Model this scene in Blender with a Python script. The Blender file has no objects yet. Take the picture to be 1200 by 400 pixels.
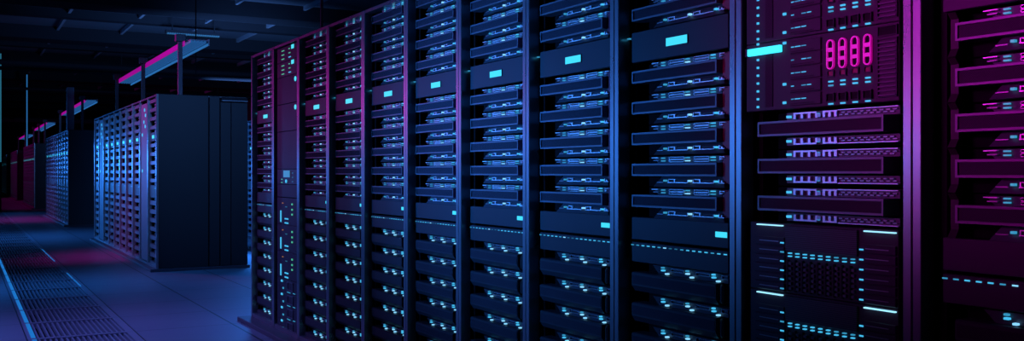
import bpy, bmesh, math, random
from mathutils import Vector, Matrix
random.seed(7)
C = bpy.context.scene.collection
TH = math.radians(29.94); CT, ST = math.cos(TH), math.sin(TH)
F = 1120.0; HC = 1.18; PITCH = 0.611; Y0 = 2.138
XF = 2.0                                   # plane of the rack fronts (camera stands at x=0,y=0; rows run along +y)
ROT = -math.pi/2

# ------------------------------------------------------------------ materials
M = {}
def mat(name, col, rough=.5, metal=0., emit=None, es=0., noise=0., spec=.5, nscale=6., bump=0.):
    m = bpy.data.materials.new(name); m.use_nodes = True
    nt = m.node_tree; b = nt.nodes['Principled BSDF']
    b.inputs['Base Color'].default_value = (*col, 1)
    b.inputs['Roughness'].default_value = rough
    b.inputs['Metallic'].default_value = metal
    b.inputs['Specular IOR Level'].default_value = spec
    if emit:
        b.inputs['Emission Color'].default_value = (*emit, 1)
        b.inputs['Emission Strength'].default_value = es
    tc = nt.nodes.new('ShaderNodeTexCoord')
    if noise or bump:
        n = nt.nodes.new('ShaderNodeTexNoise'); n.inputs['Scale'].default_value = nscale
        n.inputs['Detail'].default_value = 5
        nt.links.new(tc.outputs['Object'], n.inputs['Vector'])
        if noise:
            mr = nt.nodes.new('ShaderNodeMapRange')
            mr.inputs['To Min'].default_value = max(0.05, rough-noise); mr.inputs['To Max'].default_value = min(1, rough+noise)
            nt.links.new(n.outputs['Fac'], mr.inputs['Value']); nt.links.new(mr.outputs['Result'], b.inputs['Roughness'])
        if bump:
            bp = nt.nodes.new('ShaderNodeBump'); bp.inputs['Strength'].default_value = bump; bp.inputs['Distance'].default_value = .002
            nt.links.new(n.outputs['Fac'], bp.inputs['Height']); nt.links.new(bp.outputs['Normal'], b.inputs['Normal'])
    M[name] = m; return m

def grille_mat(name, c0, c1, sx, sz, rough=.5):
    """perforated / ribbed sheet: dark holes in a regular grid (object coordinates)"""
    m = mat(name, c1, rough); nt = m.node_tree; b = nt.nodes['Principled BSDF']
    tc = [n for n in nt.nodes if n.type == 'TEX_COORD'][0]
    sp = nt.nodes.new('ShaderNodeSeparateXYZ'); nt.links.new(tc.outputs['Object'], sp.inputs[0])
    outs = []
    for ax, s in (('X', sx), ('Z', sz)):
        if not s: continue
        mu = nt.nodes.new('ShaderNodeMath'); mu.operation = 'MULTIPLY'; mu.inputs[1].default_value = s*math.tau
        nt.links.new(sp.outputs[ax], mu.inputs[0])
        si = nt.nodes.new('ShaderNodeMath'); si.operation = 'SINE'; nt.links.new(mu.outputs[0], si.inputs[0]); outs.append(si)
    if len(outs) == 2:
        a = nt.nodes.new('ShaderNodeMath'); a.operation = 'MULTIPLY'
        nt.links.new(outs[0].outputs[0], a.inputs[0]); nt.links.new(outs[1].outputs[0], a.inputs[1]); o = a
    else: o = outs[0]
    mr = nt.nodes.new('ShaderNodeMapRange'); mr.inputs['From Min'].default_value = -.3; mr.inputs['From Max'].default_value = .3
    nt.links.new(o.outputs[0], mr.inputs['Value'])
    mx = nt.nodes.new('ShaderNodeMix'); mx.data_type = 'RGBA'
    mx.inputs[6].default_value = (*c0, 1); mx.inputs[7].default_value = (*c1, 1)
    nt.links.new(mr.outputs['Result'], mx.inputs[0]); nt.links.new(mx.outputs[2], b.inputs['Base Color'])
    return m

mat('frame', (.42,.42,.46), .29, .85, noise=.06, nscale=3)
mat('rackin', (.006,.006,.008), .8, spec=.1)
mat('sidepanel', (.022,.022,.026), .55, 0, noise=.08, nscale=2, bump=.1)
mat('chassis', (.004,.004,.005), .8, spec=.1)
mat('bezel', (.17,.17,.2), .42, .4, spec=.4, noise=.05)
mat('blank', (.045,.045,.055), .45, 0, spec=.25, noise=.06, nscale=4)
mat('purplepanel', (.05,.04,.055), .5, 0, spec=.2, noise=.06, nscale=4)
grille_mat('grille', (.010,.008,.012), (.07,.055,.08), 260, 260, .7)
M['grille'].node_tree.nodes['Principled BSDF'].inputs['Specular IOR Level'].default_value = .12
grille_mat('slats', (.008,.008,.01), (.05,.05,.06), 0, 190)
grille_mat('mesh', (.01,.01,.014), (.075,.07,.08), 180, 180)
mat('portpanel', (.075,.075,.095), .45, .2)
mat('port', (.95,.95,.97), .4, .45)
mat('whiteline', (.2,.3,.3), .4, emit=(.33,.78,1.0), es=1.25)
mat('portdim', (.35,.35,.38), .35, .6)
mat('portin', (.01,.01,.012), .5)
mat('lit_ear', (.25,.012,.06), .5)  # server ear tinted crimson, magenta light on it put into the base colour
mat('latchdark', (.02,.012,.016), .6)
mat('line', (.5,.5,.55), .35, .5)
mat('led', (.02,.1,.12), .4, emit=(.06,.52,.88), es=1.0)
mat('ledsoft', (.02,.1,.12), .4, emit=(.04,.36,.62), es=.8)
mat('ledhot', (.1,.2,.2), .4, emit=(.24,.66,1.0), es=1.1)
mat('leddim', (.02,.05,.06), .4, emit=(.03,.22,.36), es=.5)
mat('ledgreen', (.02,.1,.05), .4, emit=(.10,.75,.45), es=.6)
mat('ledamber', (.1,.05,.01), .4, emit=(.9,.35,.08), es=.35)
mat('screen', (.02,.1,.12), .4, emit=(.055,.74,.95), es=1.0)
mat('cyanbar', (.02,.1,.12), .4, emit=(.04,.72,.95), es=1.6)
mat('screenblue', (.02,.1,.12), .4, emit=(.05,.30,.55), es=.7)
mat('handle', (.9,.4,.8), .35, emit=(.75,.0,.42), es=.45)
mat('pcb', (.85,.85,.9), .35, .4)
mat('pcbdark', (.08,.075,.10), .5)
mat('plinth', (.10,.07,.09), .5)
mat('black', (.004,.004,.005), .7, spec=.2)
mat('grate', (.32,.32,.37), .36, .3, noise=.1, nscale=8)
mat('gratedge', (.28,.28,.33), .4, .2)
mat('grateglint', (.02,.06,.1), .4, emit=(.012,.17,.55), es=.75)  # emission stands in for blue reflections along the grille flanges
mat('traymetal', (.22,.22,.26), .5, .3)
mat('trayblue', (.02,.06,.1), .4, emit=(.02,.13,.40), es=.5)
mat('traybright', (.02,.06,.1), .4, emit=(.03,.22,.6), es=.55)
mat('traypink', (.1,.01,.06), .4, emit=(.45,.0,.36), es=.7)
mat('post', (.06,.05,.065), .6)
mat('column', (.16,.16,.2), .55)
mat('ceil', (.10,.11,.13), .75, noise=.1, nscale=1.5)
mat('beam', (.02,.02,.024), .8, spec=.1)
mat('ceilrib', (.3,.32,.36), .6)
mat('wall', (.02,.02,.022), .9, noise=.05, nscale=1)
mat('ceillight', (.02,.05,.08), .4, emit=(.03,.16,.36), es=.6)

def floor_mat():
    m = mat('floor', (.20,.20,.24), .45, 0, spec=.35); nt = m.node_tree; b = nt.nodes['Principled BSDF']
    tc = [n for n in nt.nodes if n.type == 'TEX_COORD'][0]
    sp = nt.nodes.new('ShaderNodeSeparateXYZ'); nt.links.new(tc.outputs['Object'], sp.inputs[0])
    ds = []
    for ax, off, s in (('X', .402, .712), ('Y', 7.54, .80)):
        a = nt.nodes.new('ShaderNodeMath'); a.operation = 'SUBTRACT'; a.inputs[1].default_value = off; nt.links.new(sp.outputs[ax], a.inputs[0])
        w = nt.nodes.new('ShaderNodeMath'); w.operation = 'PINGPONG'; w.inputs[1].default_value = s/2
        ad = nt.nodes.new('ShaderNodeMath'); ad.operation = 'ADD'; ad.inputs[1].default_value = s*200; nt.links.new(a.outputs[0], ad.inputs[0])
        nt.links.new(ad.outputs[0], w.inputs[0]); ds.append(w)
    mn = nt.nodes.new('ShaderNodeMath'); mn.operation = 'MINIMUM'
    w2 = nt.nodes.new('ShaderNodeMath'); w2.operation = 'MULTIPLY'; w2.inputs[1].default_value = 1.8
    nt.links.new(ds[1].outputs[0], w2.inputs[0])
    nt.links.new(ds[0].outputs[0], mn.inputs[0]); nt.links.new(w2.outputs[0], mn.inputs[1])
    mr = nt.nodes.new('ShaderNodeMapRange'); mr.inputs['From Min'].default_value = .004; mr.inputs['From Max'].default_value = .009
    nt.links.new(mn.outputs[0], mr.inputs['Value'])
    n = nt.nodes.new('ShaderNodeTexNoise'); n.inputs['Scale'].default_value = 1.3; n.inputs['Detail'].default_value = 6
    nt.links.new(tc.outputs['Object'], n.inputs['Vector'])
    cr = nt.nodes.new('ShaderNodeMix'); cr.data_type = 'RGBA'
    cr.inputs[6].default_value = (.17,.17,.205,1); cr.inputs[7].default_value = (.24,.24,.28,1)
    nt.links.new(n.outputs['Fac'], cr.inputs[0])
    mx = nt.nodes.new('ShaderNodeMix'); mx.data_type = 'RGBA'; mx.inputs[6].default_value = (.01,.01,.014,1)
    nt.links.new(mr.outputs['Result'], mx.inputs[0]); nt.links.new(cr.outputs[2], mx.inputs[7])
    nt.links.new(mx.outputs[2], b.inputs['Base Color'])
floor_mat()

# ------------------------------------------------------------------ mesh helpers
class MB:
    def __init__(s): s.bm = bmesh.new(); s.mats = []
    def mi(s, m):
        if m not in s.mats: s.mats.append(m)
        return s.mats.index(m)
    def box(s, x0, x1, y0, y1, z0, z1, m, bev=0):
        if not bev:
            if x0 > x1: x0, x1 = x1, x0
            if y0 > y1: y0, y1 = y1, y0
            return s.hexa([(x0,y0,z0),(x1,y0,z0),(x1,y0,z1),(x0,y0,z1),(x0,y1,z0),(x1,y1,z0),(x1,y1,z1),(x0,y1,z1)], m)
        r = bmesh.ops.create_cube(s.bm, size=1)
        vs = r['verts']
        bmesh.ops.scale(s.bm, vec=(abs(x1-x0), abs(y1-y0), abs(z1-z0)), verts=vs)
        bmesh.ops.translate(s.bm, vec=((x0+x1)/2, (y0+y1)/2, (z0+z1)/2), verts=vs)
        i = s.mi(m); fs = {f for v in vs for f in v.link_faces}
        for f in fs: f.material_index = i
        if bev:
            es = {e for v in vs for e in v.link_edges}
            r = bmesh.ops.bevel(s.bm, geom=list(es), offset=bev, segments=1, affect='EDGES', profile=.5)
            for f in r['faces']: f.material_index = i
        return s
    def hexa(s, pts, m):
        """8 points: front quad (4, ccw from lower left), back quad (4)"""
        v = [s.bm.verts.new(p) for p in pts]; i = s.mi(m)
        for q in ((0,1,2,3),(7,6,5,4),(4,5,1,0),(3,2,6,7),(5,6,2,1),(4,0,3,7)):
            f = s.bm.faces.new([v[k] for k in q]); f.material_index = i
        return s
    def prism(s, prof, a0, a1, m, axis='x'):
        """extrude a (y,z) profile along x"""
        i = s.mi(m)
        A = [s.bm.verts.new((a0, p[0], p[1])) for p in prof]; B = [s.bm.verts.new((a1, p[0], p[1])) for p in prof]
        n = len(prof)
        for k in range(n):
            f = s.bm.faces.new((A[k], A[(k+1)%n], B[(k+1)%n], B[k])); f.material_index = i
        s.bm.faces.new(A[::-1]).material_index = i; s.bm.faces.new(B).material_index = i
        return s
    def frame(s, x0, x1, y0, y1, z0, z1, t, m, inner=None):
        s.box(x0, x1, y0, y1, z0, z0+t, m); s.box(x0, x1, y0, y1, z1-t, z1, m)
        s.box(x0, x0+t, y0, y1, z0+t, z1-t, m); s.box(x1-t, x1, y0, y1, z0+t, z1-t, m)
        if inner: s.box(x0+t, x1-t, y0+(y1-y0)*.6, y1, z0+t, z1-t, inner)
        return s
    def oval(s, x0, x1, y0, y1, z0, z1, t, m, inner=None):
        """rounded ring lying in the xz plane"""
        r = min(x1-x0, z1-z0)/2; i = s.mi(m)
        def ring(dx):
            P = []
            rr = r-dx
            for (cx, cz, a0) in ((x1-r, z1-r, 0), (x0+r, z1-r, 90), (x0+r, z0+r, 180), (x1-r, z0+r, 270)):
                for k in range(4):
                    a = math.radians(a0+k*30); P.append((cx+rr*math.cos(a), cz+rr*math.sin(a)))
            return P
        O, I = ring(0), ring(t); n = len(O)
        rows = [[s.bm.verts.new((p[0], y, p[1])) for p in Q] for (Q, y) in ((O, y1), (O, y0), (I, y0), (I, y1))]
        for a in range(3):
            for k in range(n):
                f = s.bm.faces.new((rows[a][k], rows[a][(k+1)%n], rows[a+1][(k+1)%n], rows[a+1][k])); f.material_index = i
        if inner:
            vs = [s.bm.verts.new((p[0], y0+(y1-y0)*.6, p[1])) for p in I]
            s.bm.faces.new(vs).material_index = s.mi(inner)
        return s
    def cyl(s, p, q, r, m, n=12):
        p, q = Vector(p), Vector(q); d = q-p; i = s.mi(m)
        rt = d.to_track_quat('Z', 'Y').to_matrix()
        A, B = [], []
        for k in range(n):
            a = math.tau*k/n; o = rt @ Vector((r*math.cos(a), r*math.sin(a), 0))
            A.append(s.bm.verts.new(p+o)); B.append(s.bm.verts.new(q+o))
        for k in range(n): s.bm.faces.new((A[k], A[(k+1)%n], B[(k+1)%n], B[k])).material_index = i
        s.bm.faces.new(A[::-1]).material_index = i; s.bm.faces.new(B).material_index = i
        return s
    def build(s, name, parent=None, loc=None):
        bmesh.ops.recalc_face_normals(s.bm, faces=s.bm.faces)
        me = bpy.data.meshes.new(name); s.bm.to_mesh(me); s.bm.free()
        for m in s.mats: me.materials.append(M[m])
        o = bpy.data.objects.new(name, me); C.objects.link(o)
        if parent: o.parent = parent
        if loc: o.location = loc
        return o

def tag(o, label, cat, group=None, kind=None):
    o['label'] = label; o['category'] = cat
    if group: o['group'] = group
    if kind: o['kind'] = kind
    return o
def thing(name, label, cat, group=None, loc=(0,0,0), rot=ROT):
    o = bpy.data.objects.new(name, None); C.objects.link(o); o.location = loc; o.rotation_euler.z = rot
    o.empty_display_size = .05
    return tag(o, label, cat, group)
KIDS = {}
def copy_tree(o, parent=None):
    if o.name not in KIDS: KIDS[o.name] = list(o.children)
    c = o.copy(); C.objects.link(c)
    if parent: c.parent = parent
    for ch in KIDS[o.name]: copy_tree(ch, c)
    return c
def struct(o, label=None):
    o['kind'] = 'structure'
    if label: o['label'] = label
    return o

class Proto:
    """first place() moves the original, later ones copy it"""
    def __init__(s, maker): s.maker = maker; s.o = None
    def place(s, loc, label):
        if s.o is None: s.o = s.maker(); o = s.o
        else: o = copy_tree(s.o)
        o.location = loc; o['label'] = label
        return o

ORD = ['first','second','third','fourth','fifth','sixth','seventh','eighth','ninth','tenth']

# ------------------------------------------------------------------ setting
struct(MB().box(-7, .402, -3, 75, -.05, 0, 'floor').box(1.114, 12, -3, 75, -.05, 0, 'floor')
       .box(.402, 1.114, -3, 6.74, -.05, 0, 'floor').box(.402, 1.114, 6.74, 75, -.25, -.2, 'black')
       .box(.396, .402, 6.74, 75, -.2, -.05, 'black').box(1.114, 1.12, 6.74, 75, -.2, -.05, 'black').build('floor'))
struct(MB().box(-7, 12, -3, 75, 5.0, 5.1, 'ceil').build('ceiling'))
struct(MB().box(-7, 12, 75, 75.2, -.05, 5.0, 'wall').build('wall_back'))
struct(MB().box(12, 12.2, -3, 75, -.05, 5.0, 'wall').build('wall_right'))
struct(MB().box(-7.2, -7, -3, 75, -.05, 5.0, 'wall').build('wall_left'))
struct(MB().box(-7, 12, -3.2, -3, -.05, 5.0, 'wall').build('wall_front'))
# ceiling: cross girders and thin panel ribs
n = 1
y = 9.0
while y < 60:
    h = .34 if n % 2 else .20
    struct(MB().box(-7, 12, y, y+.9 if n % 2 else y+.35, 5.0-h, 5.0, 'beam').build('trim_%d' % n)); n += 1
    y += 3.1
for x in [-5.6+1.55*k for k in range(11)]:
    struct(MB().box(x, x+.06, 8, 60, 4.90, 5.0, 'ceilrib').build('trim_%d' % n)); n += 1

# ------------------------------------------------------------------ racks
H_TOP = .93; RZ0 = .035
def make_rack(detail=True, depth=1.08, end=False):
    h = HC + H_TOP
    r = thing('server_rack', '', 'rack', 'server racks in rows')
    w = PITCH/2
    for s in (-1, 1):
        m = MB()
        a, b = sorted((s*w - s*.0015, s*(w-.026)))
        m.box(a, b, 0, .05, RZ0, h, 'frame', .002 if detail else 0)
        m.build('post', r)
    m = MB()
    for s in (-1, 1):
        a, b = sorted((s*(w-.0015), s*(w-.014))); m.box(a, b, .0505, depth-.02, RZ0, h-.012, 'rackin')
        m.build('side_panel', r); m = MB()
    MB().box(-w+.002, w-.002, .051, depth-.02, h-.011, h, 'frame').build('top_panel', r)
    MB().box(-w+.0275, w-.0275, .003, .05, h-.018, h, 'frame').build('top_rail', r)
    MB().box(-w+.015, w-.015, depth-.019, depth-.005, RZ0, h-.012, 'rackin').build('back_panel', r)
    MB().box(-w+.0275, w-.0275, .003, .05, RZ0, RZ0+.028, 'frame').build('base_rail', r)
    if detail:
        m = MB()
        for s in (-1, 1):
            x = s*(w-.045)
            m.box(x-.008, x+.008, .060, .075, RZ0+.03, h-.02, 'black')
            m.build('mounting_rail', r); m = MB()
    return r

# ------------------------------------------------------------------ servers (local: x right in view, y inwards, z up; z=0 at the bottom)
def server_a(simple=False, bx=-.2425):
    r = thing('server', '', 'server', 'rack servers with twin port strips')
    MB().box(-.215, .235, .085, .70, 0, .1035, 'chassis').build('chassis', r)
    m = MB().frame(bx, .19, .03, .085, .0357, .0783, .0060, 'bezel').box(bx+.006, .184, .0345, .08, .0417, .0723, 'grille')
    if simple: m.build('bezel', r)
    else:
        m = MB().frame(bx, .19, .03, .085, .0357, .0783, .0060, 'bezel'); bz = m.build('bezel', r)
        MB().box(bx+.0062, .1838, .0345, .08, .0419, .0721, 'grille').build('grille', bz)
    if bx > -.24:
        MB().prism([(.032,.0), (.06,.0), (.06,.105), (.032,.105), (.045,.09), (.045,.02)], bx-.022, bx-.001, 'latchdark').build('side_flange', r)
    MB().box(.1915, .2425, .052, .084, .012, .101, 'lit_ear', .002).build('lit_ear', r)
    lo = MB().hexa([(-.127,.034,0), (.2225,.034,0), (.188,.056,.0345), (-.107,.056,.0345), (-.127,.084,0), (.2225,.084,0), (.188,.084,.0345), (-.107,.084,.0345)], 'portpanel').build('lower_port_panel', r)
    up = MB().hexa([(-.125,.054,.0795), (.19,.054,.0795), (.19,.050,.101), (-.145,.050,.101), (-.125,.084,.0795), (.19,.084,.0795), (.19,.084,.101), (-.145,.084,.101)], 'portpanel').build('upper_port_panel', r)
    def lower(m, x0, x1):
        y = .042
        m.box(x0, x1, y-.003, y+.006, .013, .0158, 'port'); m.box(x1-.0028, x1, y, y+.008, .0158, .0235, 'port')
        m.box(x0, x0+.0028, y, y+.008, .0158, .0265, 'port'); m.box(x0+.0028, x0+.034, y+.002, y+.009, .0240, .0265, 'port')
        m.box(x0+.028, x0+.034, y+.001, y+.008, .0158, .0240, 'port'); m.box(x0+.0028, x1-.003, y+.005, y+.012, .0158, .0235, 'portin')
    def upper(m, x0, x1):
        m.oval(x0, x1, .044, .054, .0915, .0995, .0015, 'port', 'portin'); m.oval(x0, x1, .044, .054, .0825, .0903, .0015, 'port', 'portin')
    lows = [(-.0585,.0405), (.0665,.1645)]; ups = [(-.0585,.0195), (.0665,.141)]
    leds = [(.0535,.0205,.040,'ledhot'), (.178,.0195,.040,'led'), (-.072,.0205,.040,'ledsoft')]
    dash = [(-.099,-.084,.096,'ledsoft'), (-.099,-.084,.0868,'ledsoft'), (.0245,.0425,.096,'ledsoft'), (.0245,.0425,.0862,'ledhot'), (.147,.164,.096,'led'), (.147,.164,.0868,'ledsoft')]
    if simple:
        m = MB()
        for fn, L in ((lower, lows), (upper, ups)):
            for a in L: fn(m, *a); m.build('port', r); m = MB()
        for x, z, y, k in leds: m.box(x-.0045, x+.0045, y-.004, y+.006, z-.0035, z+.0035, k)
        for a, b, z, k in dash: m.box(a, b, .046, .052, z-.0022, z+.0022, k)
        m.build('indicator_light', r)
    else:
        for a in lows: m = MB(); lower(m, *a); m.build('port', lo)
        for a in ups: m = MB(); upper(m, *a); m.build('port', up)
        m = MB().box(.1885, .211, .0435, .052, .0955, .098, 'port').box(.1885, .202, .0435, .052, .0885, .091, 'port').box(.1885, .191, .0435, .052, .0855, .098, 'port'); m.build('bracket', up)
        m = MB().box(-.147, -.112, .042, .050, .0965, .099, 'port').box(-.137, -.112, .042, .050, .0875, .0900, 'portdim'); m.build('bracket', up)
        m = MB().box(.187, .214, .040, .050, .0135, .016, 'port').box(.187, .190, .042, .052, .016, .026, 'port').box(.197, .203, .042, .052, .016, .022, 'port'); m.build('bracket', lo)
        m = MB().box(-.115, -.085, .040, .048, .0135, .016, 'portdim'); m.build('bracket', lo)
        for x, z, y, k in leds: MB().box(x-.005, x+.005, y-.004, y+.006, z-.003, z+.003, k).build('indicator_light', lo)
        for a, b, z, k in dash: MB().box(a, b, .044, .052, z-.0018, z+.0018, k).build('indicator_light', up)
    return r

def server_b(simple=False, bx=-.2425):
    r = thing('storage_server', '', 'server', 'lower servers with triple status light clusters')
    MB().box(-.215, .235, .085, .70, 0, .104, 'chassis').build('chassis', r)
    prof = [(.044,.006), (.034,.020), (.030,.026), (.030,.068), (.034,.0725), (.0845,.0725), (.0845,.006)]
    bz = MB().prism(prof, bx, .186, 'blank').box(.1855, .205, .042, .0845, .010, .0700, 'latchdark', .006).build('bezel', r)
    if simple is False:
        MB().box(bx+.006, .182, .0285, .0302, .0315, .0625, 'grille').build('grille', bz)
    up = MB().hexa([(-.125,.056,.0740), (.215,.056,.0740), (.225,.050,.1025), (-.150,.050,.1025), (-.125,.084,.0740), (.215,.084,.0740), (.225,.084,.1025), (-.150,.084,.1025)], 'portpanel').build('port_panel', r)
    L = []
    for k in range(3):
        x = -.0905+.125*k
        big = ('led', 'ledhot', 'led')[k]
        L += [(x-.007, x+.004, .0975, 'ledsoft' if k != 2 else 'led'), (x-.007, x+.005, .0885, 'led' if k != 1 else 'ledhot'), (x+.014, x+.025, .0785, 'ledhot')]
    P = [(-.0485, .0150), (.0765, .1400), (.195, .222)]
    if simple:
        m = MB()
        for a, b, z, k in L: m.box(a, b, .042, .054, z-.003, z+.003, k)
        m.build('indicator_light', r)
        m = MB()
        for a, b in P: m.frame(a, b, .046, .056, .087, .098, .0012, 'line').build('port', r); m = MB()
    else:
        for a, b, z, k in L: MB().box(a, b, .042, .054, z-.0025, z+.0025, k, .0008).build('indicator_light', up)
        for a, b in P: MB().frame(a, b, .046, .056, .088, .0985, .0013, 'line', 'portin').build('port', up)
    return r

def display_unit(simple=False):
    r = thing('display_unit', '', 'display panel', 'display units with a small lit screen')
    MB().box(-.225, .225, .05, .70, .003, .102, 'chassis').build('chassis', r)
    MB().box(-.2425, .2425, .03, .0495, 0, .105, 'blank', .0015).build('front_panel', r)
    sc = MB().box(-.0525, .0555, .0275, .03, .0370, .0640, 'screen').build('screen', r)
    if not simple:
        MB().frame(-.0545, .0575, .0265, .03, .0350, .0660, .002, 'blank').build('screen_frame', r)
    MB().box(-.270, -.254, .030, .050, .0865, .0895, 'ledsoft').box(-.254, -.2427, .036, .050, .083, .093, 'blank').build('indicator_light', r)
    return r
def drawer_unit(simple=False):
    r = thing('drawer_unit', '', 'drawer unit', 'plain drawer units with a lit badge')
    MB().box(-.225, .225, .05, .70, .003, .0745, 'chassis').build('chassis', r)
    MB().box(-.2425, .2425, .03, .0495, 0, .0775, 'blank', .0015).build('front_panel', r)
    MB().box(.1875, .2380, .0275, .03, .0320, .0490, 'screen').build('badge_light', r)
    return r
def dash_unit(simple=False):
    r = thing('status_panel', '', 'status panel', 'status panels with a row of small dashes')
    MB().box(-.225, .225, .05, .70, .003, .0650, 'chassis').build('chassis', r)
    MB().box(-.2425, .2425, .03, .0495, 0, .0685, 'blank', .0015).build('front_panel', r)
    pat = 'mmlllmhddmllllmll'
    kinds = {'m':'ledsoft', 'l':'led', 'h':'ledhot', 'd':'leddim'}
    m = MB()
    for i, c in enumerate(pat):
        x = -.236+i*.0292
        m.box(x-.0065, x+.0065, .0275, .032, .0580-.0016, .0580+.0016, kinds[c])
        if not simple: m.build('indicator_light', r); m = MB()
    if simple: m.build('indicator_light', r)
    return r

# chassis of the magenta rack (local x from the rack centre, front at y=0)
def storage_chassis():
    r = thing('storage_chassis', '', 'storage chassis', 'tall storage chassis with status dots')
    h = .1960
    MB().box(-.262, .262, .03, .75, 0, h, 'chassis').build('body', r)
    MB().box(-.265, .265, .006, .0295, 0, h, 'purplepanel', .0015).build('front_panel', r)
    for i in range(9):
        if i == 7: continue
        z = .012+i*.0228
        MB().box(-.2195, -.2125, .002, .0065, z-.003, z+.003, 'led').build('indicator_light', r)
    MB().box(-.186, -.158, .0035, .0062, .010, h-.012, 'grille').build('vent', r)
    for z in (.018, .070, .186):
        MB().box(-.1180, -.1075, .002, .0065, z-.0035, z+.0035, 'led').build('indicator_light', r)
    for k in range(5):
        z = .008+k*.0362
        d = MB().box(-.090, .020, .0005, .0062, z, z+.0335, 'purplepanel', .0015).build('drive', r)
        MB().box(-.086, -.002, -.0002, .0008, z+.0045, z+.0060, 'black').build('seam', d)
        segs = [(-.084,-.074),(-.070,-.050),(-.046,-.030),(-.026,-.012)]
        for j, (a, b) in enumerate(segs):
            if (j+k*2) % 4 == 3: continue
            MB().box(a, b, -.0008, .001, z+.0165, z+.0190, 'led' if (j+k) % 3 else 'ledsoft').build('indicator_light', d)
    for k in range(4):
        x = .053+.0400*k
        hd = MB().oval(x-.0120, x+.0120, -.001, .0062, .096, .176, .0036, 'handle', 'black')
        hd.box(x-.0085, x+.0085, -.0005, .004, .118, .1275, 'handle').box(x-.0085, x+.0085, -.0005, .004, .143, .1535, 'handle')
        hd.build('handle', r)
        MB().frame(x-.0115, x+.0115, .001, .0062, .0765, .0945, .003, 'purplepanel', 'lit_ear').build('label_plate', r)
        for z, kk in ((.0640, 'led'), (.0535, 'led' if k else 'ledsoft'), (.0045, 'led')):
            MB().box(x-.0070, x+.0070, .001, .0065, z-.0020, z+.0020, kk).build('indicator_light', r)
        MB().frame(x-.0135, x+.0135, -.001, .0062, .0100, .0335, .0025, 'purplepanel', 'black').build('socket', r)
    v = MB().frame(.203, .262, .001, .0062, .010, .158, .002, 'purplepanel')
    for j in range(13): v.box(.206, .259, .0, .0062, .014+j*.0110, .0175+j*.0110, 'pcbdark')
    v.build('vent', r)
    MB().frame(.203, .262, .001, .0062, .164, .190, .0025, 'purplepanel', 'black').build('recess', r)
    return r

def board_server():
    r = thing('board_server', '', 'server', 'servers with comb shaped board strips')
    MB().box(-.215, .235, .085, .70, 0, .1035, 'chassis').build('chassis', r)
    bz = MB().frame(-.2360, .205, .022, .085, .0357, .0783, .0060, 'bezel').build('bezel', r)
    MB().box(-.2313, .2003, .0265, .08, .0404, .0736, 'grille').build('grille', bz)
    def strip(zc, up, name):
        s = 1 if up else -1
        y0 = .044
        zz = lambda a, b: (min(zc+s*a, zc+s*b), max(zc+s*a, zc+s*b))
        z = zz(-.010, .012); p = MB().box(-.150, .232, y0+.008, .084, z[0], z[1], 'pcbdark').build(name, r)
        m = MB()
        z = zz(.006, .0105); m.box(-.118, -.034, y0, y0+.008, z[0], z[1], 'pcb')
        for k in range(4):
            x = -.118+k*.0267; z = zz(-.007, .006); m.box(x, x+.009, y0, y0+.008, z[0], z[1], 'pcb')
        m.build('comb', p); m = MB()
        z = zz(.006, .0105); m.box(-.012, .038, y0, y0+.008, z[0], z[1], 'pcb')
        for k in range(3):
            x = -.012+k*.0200; z = zz(-.007, .006); m.box(x, x+.009, y0, y0+.008, z[0], z[1], 'pcb')
        m.build('comb', p)
        m = MB(); z = zz(-.006, .004); m.box(-.030, -.017, y0-.002, y0+.008, z[0], z[1], 'portdim'); m.build('clip', p)
        z = zz(.0035, .006); MB().box(-.028, -.019, y0-.004, y0-.001, z[0], z[1], 'ledsoft').build('indicator_light', p)
        m = MB(); z = zz(.009, .0115); m.box(.040, .232, y0, y0+.008, z[0], z[1], 'pcb'); m.build('edge_strip', p)
        m = MB()
        for k in range(9):
            x = .042+k*.0205
            for t in (0, 1):
                z = zz(-.004+t*.006, -.0015+t*.006); m.box(x+t*.009, x+.012+t*.009, y0+.002, y0+.008, z[0], z[1], 'portdim')
        m.build('lattice', p)
        MB().box(-.1425, -.1315, y0-.002, y0+.008, zc-.0035, zc+.0035, 'led').build('indicator_light', p)
    strip(.0895, True, 'upper_board'); strip(.0200, False, 'lower_board')
    return r

def blade_enclosure():
    r = thing('blade_enclosure', '', 'blade enclosure', 'blade enclosures with glowing edge lines')
    h = .1945
    MB().box(-.262, .262, .03, .75, 0, h, 'chassis').build('body', r)
    MB().box(-.255, .258, .012, .0295, 0, h, 'purplepanel', .0015).build('front_panel', r)
    MB().box(-.222, -.124, .004, .0125, h-.0082, h-.0050, 'whiteline').build('light_line', r)
    MB().box(.1585, .2530, .004, .0125, h-.0082, h-.0050, 'whiteline').build('light_line', r)
    v = MB().box(-.113, .136, .006, .0125, h-.074, h-.006, 'slats', .001)
    v.build('vent', r)
    for k in range(9):
        x = -.096+k*.0272
        for j in range(2):
            MB().box(x-.0045, x+.0045, .004, .0125, h-.0835-.0085*j, h-.0805-.0085*j, 'led' if (k < 6 or j) else 'ledsoft').build('indicator_light', r)
        g = MB()
        g.box(x-.009, x-.005, .006, .0125, .006, h-.100, 'black')
        for j in range(6): g.box(x-.004, x+.006, .006, .0125, .010+j*.014, .018+j*.014, 'pcbdark')
        g.build('blade', r)
    for side in (0, 1):
        for k in range(6):
            z = h-.0545-.0258*k
            x0, x1 = ((-.2290,-.1170), (.1450,.2540))[side]
            d = MB().box(x0, x1, .006, .0125, z-.008, z+.0145, 'purplepanel', .001).box(x0+.018, x1-.020, .0045, .0065, z+.002, z+.0040, 'portdim').build('drive', r)
            if side == 0: MB().box(-.1295, -.1170, .004, .0065, z-.002, z+.002, 'led' if k != 1 and k != 5 else 'ledsoft').build('indicator_light', d)
            else: MB().box(.1450, .1570, .004, .0065, z-.002, z+.002, 'led').build('indicator_light', d)
    return r

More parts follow.
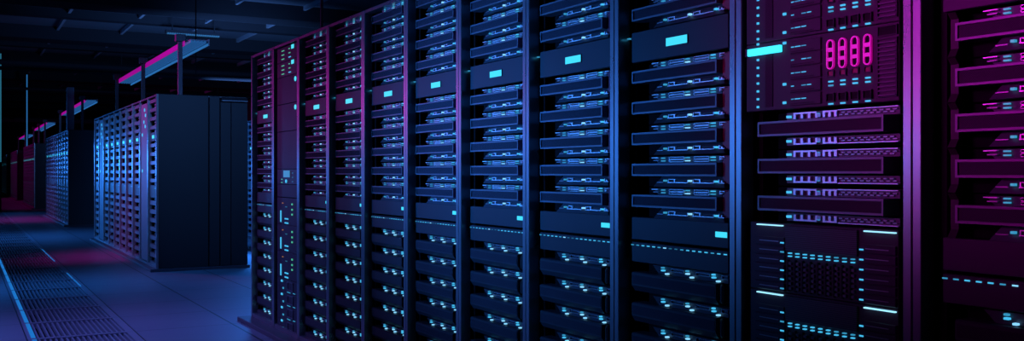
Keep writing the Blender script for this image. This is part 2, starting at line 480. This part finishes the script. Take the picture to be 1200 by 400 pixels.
# units of the narrow purple rack
def green_unit():
    r = thing('network_switch', '', 'network switch', 'switches with green dashes')
    MB().box(-.24, .24, .03, .60, 0, .104, 'chassis').build('chassis', r)
    MB().box(-.2425, .2425, .015, .0295, 0, .106, 'blank', .0015).build('front_panel', r)
    for j in range(3):
        MB().box(-.125, -.065, .012, .0155, .018+j*.030, .024+j*.030, 'ledgreen').build('indicator_light', r)
        MB().box(.045, .095-.012*j, .012, .0155, .018+j*.030, .024+j*.030, ('led','ledgreen','ledgreen')[j]).build('indicator_light', r)
    MB().box(.110, .165, .012, .0155, .074, .102, 'screen').build('status_screen', r)
    return r
def cover_panel(h=.195):
    r = thing('cover_panel', '', 'cover panel', 'plain purple cover panels')
    MB().box(-.24, .24, .03, .60, 0, h, 'chassis').build('chassis', r)
    MB().box(-.2425, .2425, .015, .0295, 0, h, 'purplepanel', .002).build('front_panel', r)
    MB().cyl((.205, .010, h-.035), (.205, .016, h-.035), .017, 'screen', 16).build('badge_light', r)
    return r
def plain_panel(h):
    def f():
        r = thing('blanking_panel', '', 'panel', 'plain panels')
        MB().box(-.24, .24, .03, .60, 0, h, 'chassis').build('chassis', r)
        MB().box(-.2425, .2425, .015, .0295, 0, h, 'purplepanel', .002).build('front_panel', r)
        return r
    return f
def console_unit():
    r = thing('console_unit', '', 'console unit')
    MB().box(-.24, .24, .03, .60, 0, .106, 'chassis').build('chassis', r)
    MB().box(-.2425, .2425, .015, .0295, 0, .108, 'blank', .0015).build('front_panel', r)
    MB().box(-.075, .070, .011, .0155, .050, .098, 'screenblue').build('screen', r)
    MB().cyl((-.010, .008, .022), (-.010, .016, .022), .012, 'led', 16).build('round_light', r)
    for x, z in ((-.12,.012), (-.12,.035), (.14,.02), (.14,.05), (.14,.08)):
        MB().box(x-.014, x+.014, .012, .0155, z-.003, z+.003, 'leddim' if x > 0 else 'ledgreen').build('indicator_light', r)
    return r
def module_unit():
    r = thing('drive_module', '', 'drive module', 'modules with a glowing vertical bar')
    MB().box(-.24, .24, .03, .60, 0, .190, 'chassis').build('chassis', r)
    MB().box(-.2425, .2425, .015, .0295, 0, .193, 'purplepanel', .0015).build('front_panel', r)
    MB().box(-.155, -.135, .011, .0155, .015, .098, 'led').build('light_bar', r)
    for z in (.078, .112, .150):
        MB().box(.115, .140, .011, .0155, z-.006, z+.006, 'ledgreen').build('indicator_light', r)
    for z in (.012, .042):
        MB().box(-.045, .035, .011, .0155, z-.004, z+.005, 'led').build('indicator_light', r)
    MB().box(-.110, -.085, .011, .0155, .150, .156, 'ledamber').build('indicator_light', r)
    MB().box(-.030, .010, .011, .0155, .125, .131, 'leddim').build('indicator_light', r)
    return r
def small_unit():
    r = thing('controller_unit', '', 'controller unit', 'small controller units at the bottom')
    MB().box(-.24, .24, .03, .60, 0, .094, 'chassis').build('chassis', r)
    MB().box(-.2425, .2425, .015, .0295, 0, .0955, 'blank', .0015).build('front_panel', r)
    MB().frame(.015, .150, .010, .0155, .020, .085, .008, 'bezel').build('recess', r)
    MB().box(-.135, -.100, .009, .0155, .068, .084, 'led', .003).build('indicator_light', r)
    MB().box(-.095, -.070, .009, .0155, .020, .034, 'ledsoft', .003).build('indicator_light', r)
    MB().box(.010, .085, .0115, .0155, .006, .010, 'ledsoft').build('indicator_light', r)
    MB().box(.150, .195, .0115, .0155, .010, .014, 'ledsoft').build('indicator_light', r)
    return r

# tiny, one-mesh versions for the far blocks
def tiny_mesh(kind, m=None, ox=0, oy=0, oz=0, world=False):
    m = m or MB()
    def bx(x0, x1, y0, y1, z0, z1, k):
        if world: m.box(XR+y0, XR+y1, oy-x1, oy-x0, oz+z0, oz+z1, k)
        else: m.box(x0, x1, y0, y1, z0, z1, k)
    XR = ox
    if kind == 'a':
        bx(-.215, .235, .087, .6, 0, .104, 'chassis'); bx(-.2425, .19, .02, .087, .0357, .0783, 'bezel')
        bx(-.11, .2, .05, .087, .004, .03, 'portpanel'); bx(-.06, .16, .045, .05, .012, .017, 'port'); bx(-.06, .14, .045, .05, .088, .094, 'port')
        bx(.045, .06, .04, .048, .018, .026, 'led')
    elif kind == 'b':
        bx(-.215, .235, .087, .6, 0, .104, 'chassis'); bx(-.2425, .19, .02, .087, .022, .072, 'bezel')
        bx(-.11, .2, .05, .087, .076, .102, 'portpanel'); bx(.045, .066, .042, .05, .08, .092, 'led'); bx(.165, .182, .042, .05, .08, .090, 'ledsoft')
    elif kind == 'd':
        bx(-.2425, .2425, .02, .6, 0, .105, 'blank'); bx(-.06, .065, .012, .02, .032, .07, 'screen')
    elif kind == 'p':
        bx(-.2425, .2425, .02, .6, 0, .149, 'blank'); bx(.10, .22, .015, .02, .11, .12, 'ledsoft')
    return m
def tiny(kind, name, cat, group):
    def f():
        o = tiny_mesh(kind).build(name); o.rotation_euler.z = ROT
        return tag(o, '', cat, group)
    return f

# ------------------------------------------------------------------ placing the near row
rack_proto = Proto(make_rack)
A_full = Proto(lambda: server_a()); A_simple = Proto(lambda: server_a(True)); A_right = Proto(lambda: server_a(False, -.210))
B_full = Proto(lambda: server_b()); B_simple = Proto(lambda: server_b(True)); B_right = Proto(lambda: server_b(False, -.210))
D_full = Proto(lambda: display_unit()); D_simple = Proto(lambda: display_unit(True))
W_p = Proto(lambda: drawer_unit()); S_full = Proto(lambda: dash_unit()); S_simple = Proto(lambda: dash_unit(True))

def yc(k): return Y0 + PITCH*(k+.5)          # centre of bay k, k=-2 is the one cut by the right edge
def rackname(k):
    return {-2: 'rack cut by the right edge', -1: 'magenta rack', 7: 'purple rack with green lights', 8: 'leftmost rack of near row'}.get(
        k, '%s rack left of magenta one' % ORD[k]) if k >= 0 or k < 0 else ''
rack_labels = {-2: 'dark magenta rack cut off by the right edge of the photo',
               -1: 'magenta lit rack holding tall storage chassis and blade enclosures',
               7: 'narrow purple lit rack with green and cyan status lights',
               8: 'leftmost server rack of the near row beside the open floor'}
Atop = [.548+.1073*k for k in range(4)]
Amid = [.331-.1073*k for k in range(5)]
Blow = [-.370-.1058*k for k in range(8)]
for k in range(-2, 9):
    Y = yc(k)
    lab = rack_labels.get(k) or 'black server rack with lit screen, %s to the left of the magenta rack' % ORD[k]
    r = rack_proto.place((XF, Y, 0), lab)
    rn = rackname(k)
    # what of this bay the photograph can see
    zd = 2.03*ST + (Y+.24)*CT
    hi, lo = 202*zd/F + .08, -198*zd/F - .10
    full = k <= 3
    if k == -1:
        ch = Proto(storage_chassis)
        for i, z in enumerate((.178, .3755)):
            ch.place((XF, Y, HC+z), ('storage chassis with magenta handles and large cyan light bar, magenta rack', 'upper storage chassis above the cyan light bar, cut by the top edge')[i])
        # the big light bar bridges the ear of the lower chassis
        o = MB().box(-.250, -.122, -.006, .0055, .1620, .1820, 'cyanbar', .001).box(-.258, -.250, -.006, .0055, .160, .184, 'purplepanel').build('light_bar', ch.o)
        bs = Proto(board_server)
        for i, z in enumerate((.126, .0185, -.0890)):
            bs.place((XF, Y, HC+z-.057), 'server with comb shaped board strips, %s below the storage chassis, magenta rack' % ORD[i])
        be = Proto(blade_enclosure)
        for i, z in enumerate((-.3385, -.5350)):
            be.place((XF, Y, HC+z), ('blade enclosure with white glowing lines right below the board servers', 'lowest blade enclosure with glowing lines, cut by the bottom edge')[i])
        continue
    if k == 7:
        gu = Proto(green_unit); z = .93-.022-.108
        top = HC
        for i, zz in enumerate((.7985, .6905)):
            gu.place((XF, Y, HC+zz), 'switch with green dashes and small cyan square, %s in the purple rack' % ('topmost', 'second from top')[i])
        cp = Proto(cover_panel)
        for i, zz in enumerate((.4935, .2965)):
            cp.place((XF, Y, HC+zz+.0), 'plain purple cover panel with round cyan badge, %s below the green switches' % ORD[i])
        pp = plain_panel(.27)(); pp.location = (XF, Y, HC+.0245); pp['label'] = 'plain purple panel directly above the small blue screen'
        cu = console_unit(); cu.location = (XF, Y, HC-.0845); cu['label'] = 'console unit with small blue screen in the middle of the purple rack'
        pp = plain_panel(.092)(); pp.location = (XF, Y, HC-.1780); pp['label'] = 'plain purple panel directly below the small blue screen'
        mu = Proto(module_unit)
        for i in range(3):
            mu.place((XF, Y, HC-.1800-.1945*(i+1)), 'drive module with vertical cyan bar, %s below the small blue screen' % ORD[i])
        su = Proto(small_unit)
        for i in range(4):
            su.place((XF, Y, HC-.7655-.0960*(i+1)), 'small controller unit, %s below the drive modules in the purple rack' % ORD[i])
        continue
    a = A_right if k == -2 else (A_full if full else A_simple)
    b = B_right if k == -2 else (B_full if full else B_simple)
    for i, h in enumerate(Atop):
        if lo < h < hi: a.place((XF, Y, HC+h-.057), 'black port server, %s above the screen, %s' % (ORD[i], rn))
    for i, h in enumerate(Amid):
        if lo < h < hi: a.place((XF, Y, HC+h-.057), 'black port server, %s below the screen, %s' % (ORD[i], rn))
    for i, h in enumerate(Blow):
        if lo < h < hi: b.place((XF, Y, HC+h-.0490), 'server with triple lights, %s below dashed panel, %s' % (ORD[i], rn))
    (D_full if full or k == -2 else D_simple).place((XF, Y, HC+.382), 'display unit with a glowing cyan screen, %s' % rn)
    W_p.place((XF, Y, HC-.2325), 'plain drawer with small lit badge, %s' % rn)
    (S_full if full or k == -2 else S_simple).place((XF, Y, HC-.3100), 'status panel with row of cyan dashes, %s' % rn)

# plinths of each block (low kerb the racks stand on)
def plinth(x0, x1, y0, y1, label):
    o = MB().box(x0, x1, y0, y1, 0, .0345, 'plinth', .004).build('plinth'); tag(o, label, 'plinth')
plinth(1.90, 3.10, Y0-2*PITCH-.02, Y0+9*PITCH+.04, 'low dark plinth under the near row of racks')

# ------------------------------------------------------------------ blocks further down the aisle
t_a = Proto(tiny('a', 'server', 'server', 'small servers of the far racks'))
t_b = Proto(tiny('b', 'storage_server', 'server', 'small lower servers of the far racks'))
t_d = Proto(tiny('d', 'display_unit', 'display panel', 'small display units of the far racks'))
t_p = Proto(tiny('p', 'status_panel', 'status panel', 'small status panels of the far racks'))
rest = MB()
def tall_unit():
    r = thing('storage_tower', '', 'storage tower', 'tall storage towers in the second block')
    MB().box(-.24, .24, .03, .60, .07, 2.05, 'chassis').build('chassis', r)
    MB().box(-.2425, .2425, .010, .0295, .07, 2.05, 'traymetal', .002).build('front_panel', r)
    for x, z in ((.05,1.97), (.12,1.90), (0,1.82), (.1,1.76), (-.12,1.66), (-.12,1.20)):
        MB().cyl((x, .002, z), (x, .012, z), .022, 'led', 10).build('indicator_light', r)
    return r
tower = Proto(tall_unit)
BL = ['', 'second', 'third', 'fourth', 'fifth', 'farthest']
starts = [None, 11.93, 22.9, 33.9, 44.9, 55.9]
far_rack = Proto(lambda: make_rack(False))
def end_panel(x, y, label, group='end panels of rack blocks'):
    """two-leaf side wall closing a block, with the slightly lower rear cabinet"""
    r = thing('end_panel', label, 'end panel', group, (x, y, 0), 0)
    MB().box(.0, .60, -.022, -.001, .036, 2.112, 'sidepanel', .003).build('front_leaf', r)
    MB().box(.615, .735, -.020, -.001, .036, 2.112, 'sidepanel', .003).build('middle_leaf', r)
    MB().box(.748, .870, -.020, -.001, .036, 2.04, 'sidepanel', .003).build('rear_leaf', r)
    MB().box(.878, 1.075, -.020, -.001, .036, 2.04, 'sidepanel', .003).build('rear_leaf', r)
    MB().box(.76, 1.075, -.020, -.001, 2.052, 2.105, 'beam', .003).box(.76, 1.075, -.026, -.021, 2.058, 2.066, 'ceilrib').build('rear_rail', r)
    MB().box(.0, .022, -.028, -.0225, .036, 2.112, 'frame').build('edge_trim', r)
    return r
for bi in range(1, 6):
    ys = starts[bi]
    plinth(1.93, 3.10, ys-.04, ys+10*PITCH+.03, 'low plinth under the %s rack block down the aisle' % BL[bi])
    end_panel(XF, ys, 'dark steel end panel closing the near side of the %s rack block' % BL[bi])
    for k in range(10):
        Y = ys + PITCH*(k+.5)
        if bi <= 2: lab = 'dark server rack, %s from the end panel in the %s block' % (ORD[k], BL[bi])
        else: lab = 'tiny distant rack in the %s block down the aisle' % BL[bi]
        far_rack.place((XF, Y, 0), lab)
        rn = '%s rack, %s block' % (ORD[k], BL[bi])
        if bi == 1 and k in (1, 8):
            tower.place((XF, Y, 0), 'tall pale storage tower, %s rack from end panel, second block' % ORD[k]); continue
        if bi == 1 or (bi == 2 and k < 2):
            for i, h in enumerate(Atop): t_a.place((XF, Y, HC+h-.057), 'small server, %s above the screen, %s down the aisle' % (ORD[i], rn))
            for i, h in enumerate(Amid): t_a.place((XF, Y, HC+h-.057), 'small server, %s below the screen, %s down the aisle' % (ORD[i], rn))
            for i, h in enumerate(Blow): t_b.place((XF, Y, HC+h-.049), 'small server, %s below the status panel, %s down the aisle' % (ORD[i], rn))
            t_d.place((XF, Y, HC+.382), 'small display unit with lit screen, %s down the aisle' % rn)
            t_p.place((XF, Y, HC-.306), 'small status panel, %s down the aisle' % rn)
        else:
            for h in Atop+Amid: tiny_mesh('a', rest, XF, Y, HC+h-.057, True)
            for h in Blow: tiny_mesh('b', rest, XF, Y, HC+h-.049, True)
            tiny_mesh('d', rest, XF, Y, HC+.382, True); tiny_mesh('p', rest, XF, Y, HC-.306, True)
# row behind, seen through the cross aisle
X2 = 4.48
for k in range(3):
    Y = 16.55 + PITCH*k
    far_rack.place((X2, Y, 0), 'blue lit rack in the row behind, glimpsed beside the near row, %s one' % ('nearest', 'middle', 'farthest')[k])
    for h in Atop+Amid: tiny_mesh('a', rest, X2, Y, HC+h-.057, True)
    for h in Blow: tiny_mesh('b', rest, X2, Y, HC+h-.049, True)
    tiny_mesh('d', rest, X2, Y, HC+.382, True); tiny_mesh('p', rest, X2, Y, HC-.306, True)
plinth(X2-.05, X2+1.1, 16.2, 18.1, 'low plinth under the rack row behind the second block')
tag(rest.build('server'), 'countless tiny servers filling the distant racks down the aisle', 'server', None, 'stuff')

# ------------------------------------------------------------------ lit cable trays standing on the rack tops
RT = HC+H_TOP
def tray(y0, y1, label, posts=3, hw=.025):
    r = thing('cable_tray', label, 'cable tray', 'lit cable trays above the racks', (2.36, y0, 0), 0)
    L = y1-y0; zb = 2.73
    m = MB()
    m.box(.03, .245, 0, L, zb+.05, zb+.06, 'traymetal'); m.build('deck', r)
    MB().box(.245, .257, 0, L, zb-.005, zb+.075, 'traymetal').build('side_rail', r)
    MB().box(.0, .018, .25, L, zb+.01, zb+.07, 'traypink').build('magenta_tube', r)
    for k in range(5):
        MB().box(.035+k*.04, .058+k*.04, 0, L, zb+.02, zb+.049, 'trayblue' ).build('light_strip', r)
    MB().box(.232, .244, 0, L, zb-.008, zb+.02, 'traybright').build('light_strip', r)
    for k in range(posts):
        yy = .30 + k*(L-.6)/(posts-1) if posts > 1 else .3
        p = MB().box(-.03-hw, -.03+hw, yy-hw, yy+hw, RT+.001, zb+.12, 'post', .003).build('post', r)
        MB().box(-.085, .030, yy-.05, yy+.05, zb+.06, zb+.15, 'post', .004).build('bracket', p)
        MB().box(-.09, .03, yy-.06, yy+.06, RT+.0005, RT+.012, 'post').build('foot_plate', p)
        MB().box(-.03, .255, yy-.02, yy+.02, zb+.075, zb+.095, 'post').build('cross_arm', p)
for bi, (nm, ps) in enumerate([('near', 3), ('second', 3), ('third', 3), ('fourth', 3), ('fifth', 2)]):
    if bi == 0: tray(4.2, 7.19, 'cable tray above the near row, mostly above the photo, posts showing', 2, .009)
    else: tray(starts[bi], starts[bi]+6.1, 'cable tray with magenta tube and blue strips on the %s block' % nm, ps)

# thick support column on the third block, cable ladder on the fourth
o = MB().box(-.075, .075, -.075, .075, 0, 3.10-RT, 'column', .004).box(-.11, .11, -.11, .11, 0, .02, 'post').build('support_column', loc=(2.13, 23.7, RT+.001))
tag(o, 'thick dark support column standing on top of the third rack block', 'column')
r = thing('cable_ladder', 'tall vertical cable ladder with a blue edge rising over distant racks', 'cable ladder', None, (2.05, 38.6, RT+.001), ROT)
Lh = 5.0-RT-.01
for s in (-1, 1): MB().box(s*.19-.02, s*.19+.02, -.03, .03, 0, Lh, 'beam').build('rail', r)
for i in range(7): MB().box(-.17, .17, -.012, .012, .2+i*.4, .23+i*.4, 'ceilrib').build('rung', r)
MB().box(.212, .235, -.035, .0, 0, Lh-.3, 'traybright').build('light_strip', r)
r = thing('cable_ladder', 'faint green edged cable strip hanging at the far left picture edge', 'cable strip', None, (1.03, 33.0, 0), ROT)
MB().box(-.02, .03, -.02, .02, .0, 4.98, 'beam').build('rail', r)
MB().box(.031, .042, -.02, .02, 1.5, 4.8, 'leddim').build('light_strip', r)

# pipes crossing under the ceiling, deep in the hall
for i, (y, z, rad) in enumerate(((36.0, 4.0, .05), (41.0, 3.2, .09), (20.4, 3.15, .04), (31.0, 4.35, .08))):
    m = MB().cyl((-6.9, y, z), (11.9, y, z), rad, 'beam', 12)
    o = m.build('pipe', loc=(0, 0, 0))
    for xx in (-4, 0.2, 4.2, 8.2):
        MB().box(xx-.01, xx+.01, y-.01, y+.01, z+rad, 4.99, 'beam').build('hanger', o)
    tag(o, ('thin dark pipe high across the aisle', 'thick pale pipe crossing above the distant fourth block', 'thin pipe crossing low above the second block', 'pale pipe crossing high near the middle of the ceiling')[i], 'pipe')
# ceiling light bar
r = thing('ceiling_light', 'slim ribbed ceiling light glowing blue above the second block', 'ceiling light', None, (4.95, 24.3, 4.55), 0)
MB().box(-.66, .66, -.06, .06, .03, .10, 'beam').build('housing', r)
m = MB()
for i in range(24): m.box(-.62+i*.052, -.585+i*.052, -.065, .05, .0, .03, 'ceillight')
m.build('diffuser', r)
for s in (-.5, .5): MB().box(s-.01, s+.01, -.01, .01, .10, .44, 'beam').build('hanger', r)

# ------------------------------------------------------------------ floor grilles
def grille():
    g = thing('floor_grille', '', 'floor grille', 'ventilation grilles set in the floor', rot=0)
    W, L = .708, .796
    m = MB()
    m.box(0, .055, 0, L, -.04, 0, 'gratedge').box(W-.055, W, 0, L, -.04, 0, 'gratedge')
    m.box(.055, W-.055, 0, .045, -.04, 0, 'gratedge').box(.055, W-.055, L-.012, L, -.04, 0, 'gratedge').build('frame', g)
    m = MB()
    nb = 17
    for i in range(nb):
        x = .055+(W-.11)*(i+.5)/nb
        m.box(x-.0065, x+.0065, .045, L-.012, -.035, -.004, 'grate')
    m.build('slats', g)
    return g
gp = Proto(grille)
i = 0; y = 6.74
while y < 60:
    o = gp.place((.404, y+.002, 0), ('steel floor grille, %s from the bottom edge of the photo' % ORD[i]) if i < 10 else
                 ('steel floor grille in the middle stretch of the vent strip' if i < 20 else 'narrow looking floor grille in the distant stretch of the vent strip'))
    if i < 60:
        MB().box(.026, .054, .05, .77, -.001, .004, 'grateglint').build('edge_glint', o)  # glowing strip imitates the highlight on the flange, no lamp here
        if i in (5, 6, 9, 10, 11): MB().box(.660, .672, .05, .77, -.001, .004, 'grateglint').build('edge_glint', o)
    i += 1; y += .80

# ------------------------------------------------------------------ lights (unseen coloured area lamps)
def area(name, loc, target, size, col, power, sy=None, spread=180):
    l = bpy.data.lights.new(name, 'AREA'); l.energy = power; l.color = col; l.size = size
    if sy: l.shape = 'RECTANGLE'; l.size_y = sy
    l.spread = math.radians(spread); l.specular_factor = 1.0
    o = bpy.data.objects.new(name, l); C.objects.link(o); o.location = loc
    o.rotation_euler = (Vector(target)-Vector(loc)).to_track_quat('-Z', 'Y').to_euler()
    return o
BLUE = (.03, .24, 1.0); BLUE2 = (.09, .17, 1.0); PINK = (1.0, .0, .72); PURP = (.35,.05,1.0)
# blue wash from across the aisle (mid height)
area('blue_wash', (-1.1, 5.0, 1.38), (2, 3.95, 1.45), 1.8, (.035,.25,1), 18, .24, 45)
area('magenta_mid', (-.9, 2.9, 1.45), (2, 1.72, 1.42), .5, PINK, .22, .3, 26)  # added to pinken the middle of the magenta rack
area('blue_wash_far', (-1.2, 8.2, 1.4), (2, 5.8, 1.3), 2.4, BLUE, 1.7, .5, 70)
area('blue_high', (-1.0, 4.2, 2.9), (2, 3.4, 1.9), 2.0, BLUE2, 1.2, .6, 90)
area('magenta_high', (-.9, 2.2, 2.0), (2, 1.30, 1.95), .7, (.85,.01,.8), 3.8, .4, 42)
area('magenta_far', (-1.2, 11.8, 2.1), (2, 7.6, 1.5), 1.6, (1,.02,.75), 1.0, .8, 40)
#area('purple_low', (-.6, 1.0, .9), (2, 1.6, .7), 1.0, PURP, .5, .5)
# second block and beyond
area('blue_second', (-1.2, 22, 1.1), (2, 18, .9), 6, BLUE, 16, .5, 52)
area('pink_second', (-1.0, 16, 3.7), (2, 13.0, 2.2), 1.5, PINK, 8, .6, 42)
area('blue_third', (-1.5, 30, 1.2), (2, 28, 1.0), 6, BLUE, 40, 1, 90)
area('pink_far', (-2, 42, 2.2), (2, 42, 1.6), 16, PINK, 70, 1, 60)
# floor
area('unseen_floor_blue', (-1.2, 7.5, 3.6), (1.0, 7.6, 0), 2.0, (.15,.18,1), 23, 2.0, 60)
area('floor_pink', (-1.0, 12.5, 3.4), (2.3, 14.8, 0), .8, PINK, 4.5, .8, 34)
area('floor_pink_far', (-1.0, 26, 3.4), (1.4, 27, 0), 2.0, PINK, 11, 2.0, 60)
area('floor_blue_mid', (-1.0, 19.5, 3.4), (1.0, 19.5, 0), 2.0, BLUE, 25, 2.0, 70)
area('grille_blue', (-1.4, 11, 2.2), (.6, 11, 0), 1.5, BLUE, 26, 4.0, 60)
area('grille_sheen', (-.6, 34, 1.6), (.7, 14, 0), 1.0, BLUE, 8, 1.0, 36)  # unseen lamp added far down the aisle for sheen on the grilles
area('cross_blue', (3.6, 13.0, 2.6), (3.2, 10.6, 0), .6, BLUE, 23, 1.0, 120)
area('added_rear_floor_blue', (3.75, 14.0, 1.6), (3.4, 13.3, 0), .5, BLUE, 22, .8, 70)  # added to brighten the floor before the row behind
area('added_rear_row_blue', (3.5, 15.6, 1.5), (4.48, 17.2, 1.2), .6, BLUE, 40, 1.2)  # added out of sight behind the second block to light the rear row
area('end_panel_blue', (.2, 4.5, 4.4), (2.6, 11.9, 2.1), 1.2, (.10,.32,1), 12, .6, 30)
area('added_ceiling_blue', (5.2, 20.5, 2.3), (5.6, 25, 5.0), 1.5, (.12,.34,1), 130, 1.5, 100)  # upward lamp added, hidden behind the second block, to light the ceiling panels

w = bpy.data.worlds.new('World'); bpy.context.scene.world = w; w.use_nodes = True
w.node_tree.nodes['Background'].inputs[0].default_value = (.02,.03,.08,1)
w.node_tree.nodes['Background'].inputs[1].default_value = .15

# ------------------------------------------------------------------ camera
cam = bpy.data.cameras.new('Camera'); co = bpy.data.objects.new('Camera', cam); C.objects.link(co)
cam.sensor_width = 36; cam.lens = 36*F/1200; cam.shift_y = 2.3/1200
cam.clip_start = .05; cam.clip_end = 200
co.location = (0, 0, HC)
co.rotation_euler = (math.pi/2, 0, -TH)
bpy.context.scene.camera = co
vs = bpy.context.scene.view_settings
vs.view_transform = 'Standard'; vs.look = 'None'; vs.gamma = 1; vs.exposure = 0; vs.use_curve_mapping = False
